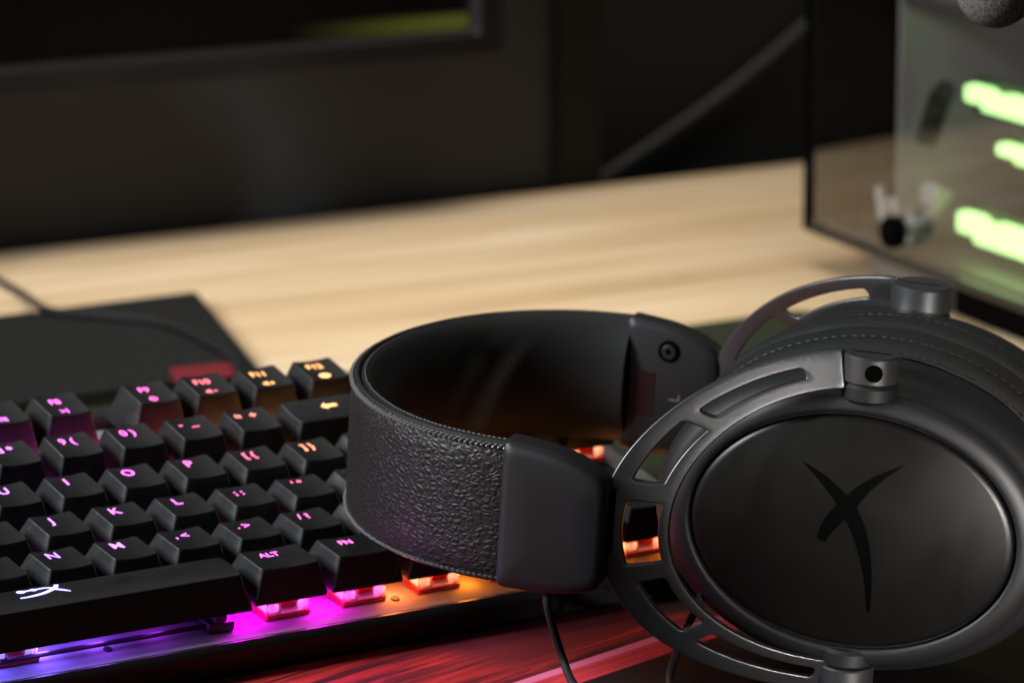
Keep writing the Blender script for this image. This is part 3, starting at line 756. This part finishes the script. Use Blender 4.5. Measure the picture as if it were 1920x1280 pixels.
def prism_y(outline, y0, y1, bev, seg=3, cy=0.0, bulge=0.0):
    """outline in x,z extruded along y, edges softened"""
    bm = bmesh.new()
    loft(bm, [[(x, y0, z) for x, z in outline], [(x, y1, z) for x, z in outline]], True, True, True)
    bmesh.ops.recalc_face_normals(bm, faces=bm.faces)
    es = [e for e in bm.edges if e.calc_face_angle(0) > math.radians(50)]
    bmesh.ops.bevel(bm, geom=es, offset=bev, segments=seg, affect='EDGES', profile=0.5)
    return bm
def rounded(pts, r, n=5):
    out = []; m = len(pts)
    for i in range(m):
        p = Vector(pts[i]).to_2d(); a = (Vector(pts[i - 1]).to_2d() - p); b = (Vector(pts[(i + 1) % m]).to_2d() - p)
        rr_ = min(r[i] if isinstance(r, (list, tuple)) else r, a.length * 0.48, b.length * 0.48)
        s, e = p + a.normalized() * rr_, p + b.normalized() * rr_
        for k in range(n + 1):
            t = k / n; out.append(tuple((1 - t) ** 2 * s + 2 * t * (1 - t) * p + t * t * e))
    return out
HH = 19.6
out_h = rounded([(-1.2, -HH), (14, -HH - 0.6), (26.8, -17.2), (26.9, 12.0), (15, 17.6), (-1.2, HH)], [2.4, 14, 4.5, 4.5, 16, 2.4])
for sgn in (-1, 1):
    bm = bmesh.new()
    # outer and inner faces slightly crowned, rounded rim
    def ring(y, inset):
        c = Vector((12.5, 0)); res = []
        for x, z in out_h:
            v = Vector((x, z)) - c; f = 1 - inset / 19.0; res.append((c.x + v.x * f, y, c.y + v.y * f))
        return res
    Y0, Y1 = W - 7.0, W + 3.6
    rings = [ring(sgn * (Y0 + 0.0), 2.2), ring(sgn * (Y0 + 0.45), 0.9), ring(sgn * (Y0 + 1.5), 0.0), ring(sgn * (Y1 - 2.6), 0.0), ring(sgn * (Y1 - 1.3), 0.4), ring(sgn * (Y1 - 0.4), 1.5), ring(sgn * Y1, 3.4), ring(sgn * (Y1 + 0.35), 11)]
    loft(bm, rings, True, True, True)
    hz = obj('yoke_housing', bm, M['block'], hs)
    if sgn == 1:
        bm = bmesh.new(); cyl(bm, (11.6, Y0 + 0.3, 11.0), (0, -1, 0), 3.2, 0.75, 28, 0.25); obj('screw_recess', bm, M['hole'], hz)
        bm = bmesh.new(); cyl(bm, (11.6, Y0 - 0.4, 11.0), (0, -1, 0), 2.1, 0.5, 24, 0.35); obj('screw', bm, M['dark'], hz)
        bm = bmesh.new(); cyl(bm, (11.6, Y0 - 0.85, 11.0), (0, -1, 0), 1.0, 0.12, 6, 0.03); obj('screw_socket', bm, M['hole'], hz)
        obj('inset_window', B((2.6, Y0 - 0.12, -9.0), (8.2, Y0 + 0.2, 4.2), 0.1, 1), mat('smoked_window', (0.010, 0.007, 0.007), 0.22), hz)
        o = text_mesh('L', 4.6, 0.0); bpy.context.view_layer.update(); b = curve_to_bm(o)
        for v in b.verts: v.co = Vector((14.2 - v.co.y, Y0 - 0.06, -2.6 + v.co.x))
        obj('side_letter', b, mat('grey_print', (0.10, 0.10, 0.10), 0.6), hz, smooth=False)
    else:
        obj('housing_slot', B((26.2, -Y1 + 4, -8), (27.6, -Y0 - 2, 8), 0.3, 1), M['hole'], hz)

# forks: perforated half rings that carry the cups
def fork_mesh(sgn):
    cu = bpy.data.curves.new('fork', 'CURVE'); cu.dimensions = '2D'; cu.fill_mode = 'BOTH'
    cu.extrude = 0.75; cu.bevel_depth = 0.4; cu.bevel_resolution = 2
    def spline(pts):
        s_ = cu.splines.new('POLY'); s_.points.add(len(pts) - 1)
        for q, p in zip(s_.points, pts): q.co = (p[0], p[1], 0, 1)
        s_.use_cyclic_u = True
    def rad(deg, f):
        a = math.radians(deg); return ((45.2 + 16.6 * f) * math.cos(a), (37.2 + 8.6 * f) * math.sin(a))
    o_ = [rad(d, 1) for d in [97 + 2 * i for i in range(88)]] ; i_ = [rad(d, 0) for d in [271.5 - 2 * i for i in range(88)]]
    spline(o_ + i_)
    for d0, d1, f0, f1 in ((106, 134.5, 0.30, 0.70), (138, 162, 0.19, 0.73), (168, 192.5, 0.11, 0.70), (198, 221.5, 0.14, 0.62), (226, 262, 0.22, 0.64)):
        n = 16; r = 2.8
        pts_ = [(d0, f0), (d1, f0), (d1, f1), (d0, f1)]
        loop = []
        for d in [d0 + (d1 - d0) * k / n for k in range(n + 1)]: loop.append(rad(d, f0))
        for d in [d1 - (d1 - d0) * k / n for k in range(n + 1)]: loop.append(rad(d, f1))
        # round the four corners
        m = len(loop); keep = []
        corner = {0, n, n + 1, m - 1}
        for k in range(m):
            if k in corner:
                p = Vector(loop[k]); a = Vector(loop[k - 1]) - p; b_ = Vector(loop[(k + 1) % m]) - p
                ra = min(r, a.length * 0.8); rb = min(r, b_.length * 0.8)
                if a.length > 3: ra = min(r, a.length * 0.4)
                if b_.length > 3: rb = min(r, b_.length * 0.4)
                s, e = p + a.normalized() * ra, p + b_.normalized() * rb
                for q in range(5):
                    t = q / 4; keep.append(tuple((1 - t) ** 2 * s + 2 * t * (1 - t) * p + t * t * e))
            else: keep.append(loop[k])
        spline(keep)
    o = bpy.data.objects.new('fork', cu); C.objects.link(o); bpy.context.view_layer.update()
    bm = curve_to_bm(o)
    bmesh.ops.triangulate(bm, faces=[f for f in bm.faces if len(f.verts) > 4])
    bmesh.ops.remove_doubles(bm, verts=bm.verts, dist=1e-4)
    for _ in range(3):
        lg_ = [e for e in bm.edges if e.calc_length() > 2.6]
        if lg_: bmesh.ops.subdivide_edges(bm, edges=lg_, cuts=1); bmesh.ops.triangulate(bm, faces=[f for f in bm.faces if len(f.verts) > 3])
    for v in bm.verts:
        x, z, t = v.co.x, v.co.y, v.co.z
        f = max(0.0, (-x - 4) / 57.0)
        y = 42.6 + 26.0 * f ** 1.25
        da = 0.052 * min(1.0, f * 1.3); x, z = x * math.cos(da) - z * math.sin(da), x * math.sin(da) + z * math.cos(da)
        rr0 = math.hypot(x / 54.0, z / 41.5)
        y -= (rr0 - 1.0) * 13.0                      # the ring is slightly dished
        v.co = Vector((CX + x, sgn * (y + t), z))
    return bm
for sgn in (-1, 1):
    fk = obj('fork', fork_mesh(sgn), M['fork'], hs, angle=40)
    # slider between the housing and the fork
    bm = bmesh.new()
    loft(bm, [[(x, sgn * (yy + dy), z) for dy, z in ((-1, -9), (1, -9), (1, 9), (-1, 9))] for x, yy in ((18, 69), (23, 67.5), (26.5, 66), (28, 65.5))], True, True, True)
    obj('slider', bm, M['dark'], fk)

# ear cups
def ell(rx, rz, y, n=96, cx=CX - 0.9, cz=-1.3):
    return [(cx + rx * math.cos(2 * math.pi * k / n), y, cz + rz * math.sin(2 * math.pi * k / n)) for k in range(n)]
for sgn in (-1, 1):
    g = -sgn
    def Y(y): return sgn * y
    bm = bmesh.new()
    loft(bm, [ell(20, 15, Y(43.2)), ell(42.4, 31.2, Y(43.2)), ell(42.6, 31.4, Y(44.4)), ell(43.1, 31.9, Y(45.0)), ell(44.1, 32.8, Y(45.1)), ell(46.6, 35.2, Y(44.2)), ell(48.5, 36.5, Y(42.6)),
              ell(48.9, 36.9, Y(41.0)), ell(49.1, 37.0, Y(39.6)), ell(50.6, 38.2, Y(38.4)), ell(52.6, 39.6, Y(36.2)), ell(53.9, 40.6, Y(33)), ell(54.2, 41.0, Y(29.0)), ell(53.9, 41.1, Y(25)), ell(53.4, 41.2, Y(22.6)), ell(53.0, 41.3, Y(21.2)), ell(51.6, 40.9, Y(20.4)), ell(40, 32, Y(20.2))], True, True, True)
    cup = obj('ear_cup', bm, M['cup'], hs, angle=50)
    # faceplate, slightly domed
    def dome(x, z):
        q = (x / 42.0) ** 2 + (z / 30.8) ** 2; return 44.9 + 5.5 * (1 - q)
    bm = bmesh.new(); rings = [ell(42.0, 30.8, Y(43.4))]
    for f in (1.0, 0.985, 0.95, 0.88, 0.78, 0.66, 0.52, 0.38, 0.24, 0.1):
        yy = dome(42 * f, 0) - (0.35 if f == 1.0 else 0)
        rings.append(ell(42.0 * f - (0.25 if f == 1 else 0), 30.8 * f - (0.25 if f == 1 else 0), Y(yy)))
    loft(bm, rings, True, True, True)
    fp = obj('faceplate', bm, M['plate_cup'], hs, angle=50)
    if sgn == -1:
        bm = bmesh.new(); px = 7.38; ca, sa = math.cos(math.radians(4.1)), math.sin(math.radians(4.1))
        def pl(x, y):
            dx, dy = (x - 1593) / px, -(y - 1002) / px
            return (dx * ca - dy * sa, dx * sa + dy * ca)
        s1 = ribbon([pl(*q) for q in [(1506, 864), (1540, 888), (1572, 918), (1598, 952), (1616, 990), (1628, 1040), (1633, 1090), (1632, 1150)]], [0.3, 2.0, 3.2, 4.2, 3.8, 3.0, 1.9, 0.8], 8)
        s2 = ribbon([pl(*q) for q in [(1696, 860), (1660, 880), (1624, 906), (1594, 938), (1570, 964), (1554, 986), (1543, 1010)]], [0.2, 1.5, 3.0, 4.3, 4.1, 3.4, 2.3], 8)
        for k, st in enumerate((s1, s2)):
            vs = []
            for a, b_ in st:
                row_ = []
                for t in (0, 0.33, 0.67, 1):
                    q = a.lerp(b_, t); row_.append(bm.verts.new((CX - 0.9 + q.x, -(dome(q.x, q.y) + 0.06 + 0.012 * k), q.y - 1.3)))
                vs.append(row_)
            for r0, r1 in zip(vs[:-1], vs[1:]):
                for k2 in range(3): bm.faces.new((r0[k2], r0[k2 + 1], r1[k2 + 1], r1[k2]))
        obj('emblem', bm, M['logo'], fp, smooth=True)
    # cushion: soft ring of leatherette with a stitched seam
    bm = bmesh.new(); prof = [(50.6, 40.0, 20.3), (52.2, 41.4, 19.0), (53.4, 42.4, 16.6), (54.0, 42.8, 14.0), (53.6, 42.5, 12.6), (54.2, 42.9, 11.4), (55.2, 43.2, 8.0), (55.0, 43.1, 4.2), (53.6, 42.4, 1.8), (50.4, 40.6, 0.6), (44, 36, 0.5), (36, 30, 2.5), (33, 28, 8), (33, 28, 20)]
    rings = []
    for rx, rz, y in prof:
        r_ = ell(rx, rz, Y(y), 128, CX, 0); 
        rings.append([(x + 0.25 * noise.noise(Vector((x * .08, y_ * .2, z * .08))), y_ , z + 0.3 * noise.noise(Vector((x * .07 + 9, y_ * .2, z * .07)))) for x, y_, z in r_])
    loft(bm, rings, True, False, False)
    cs = obj('cushion', bm, M['pad_leather'], hs, angle=60)
    bm = bmesh.new()
    for yy, rx, rz, ln in ((12.6, 53.75, 42.6, 0.95), (20.0, 51.6, 40.9, 0.9)):
        n = 130
        for k in range(n):
            a = 2 * math.pi * (k + random.uniform(-.12, .12)) / n; ca2, sa2 = math.cos(a), math.sin(a)
            blob(bm, (CX + rx * ca2, Y(yy), rz * sa2), Vector((-rx * sa2, 0.15 * rx, rz * ca2)), Vector((ca2, 0, sa2)), ln, 0.26, 0.26)
    tag(obj('stitching', bm, M['stitch_dark'], cs), kind='stuff')
    # pivots at top and bottom
    for tz in (1, -1):
        pr_ = 7.3 if sgn < 0 else 8.4; top = 45.3 if tz > 0 else 43.4
        bm = bmesh.new(); cyl(bm, (CX, Y(40.0), tz * 33.0), (0, 0, tz), pr_ - 0.1, 4.9, 48, 0.9); obj('pivot_boss', bm, M['cup'], cup)
        bm = bmesh.new(); cyl(bm, (CX, Y(40.0), tz * 38.1), (0, 0, tz), pr_, top - 38.1, 56, 0.4); pv = obj('pivot', bm, M['fork'], hs)
        box_bm = box(bmesh.new(), (CX - 5.0, Y(40) - 0.25, tz * top - 0.1), (CX + 5.0, Y(40) + 0.25, tz * top + 0.1)); obj('pivot_slot', box_bm, M['hole'], pv)
        if tz > 0:
            bm = bmesh.new(); ha = 0.27; hd = Vector((math.sin(ha), sgn * math.cos(ha), 0)); cyl(bm, Vector((CX, Y(40.0), 41.6)) + hd * (pr_ - 0.9), hd, 2.3, 0.98, 24, 0.12); obj('pivot_hole', bm, M['hole'], pv)

# the thin cable that joins housing and cup
hinv = hs.matrix_world.inverted()
def h2w(x, y, z): return hs.matrix_world @ (Vector((x, y, z)) * S) / S
wpts = [h2w(12.5, -70, -18), h2w(12.6, -71, -23.5), Vector((13.0, 55, 9)), Vector((16.5, 47, 3.4)), Vector((24, 36, 1.6)), Vector((36, 30, 1.6)), Vector((40, 46, 1.6)), Vector((41.2, 60, 4.2)), Vector((44.4, 67, 10.9)), Vector((47.4, 72, 16)), Vector((50.6, 76, 21.4)), Vector((55, 80, 27))]
bm = bmesh.new(); tube(bm, [(hinv @ (q * S)) / S for q in catmull(wpts, 10)], 1.1, 12)
obj('cable', bm, M['cable'], hs)
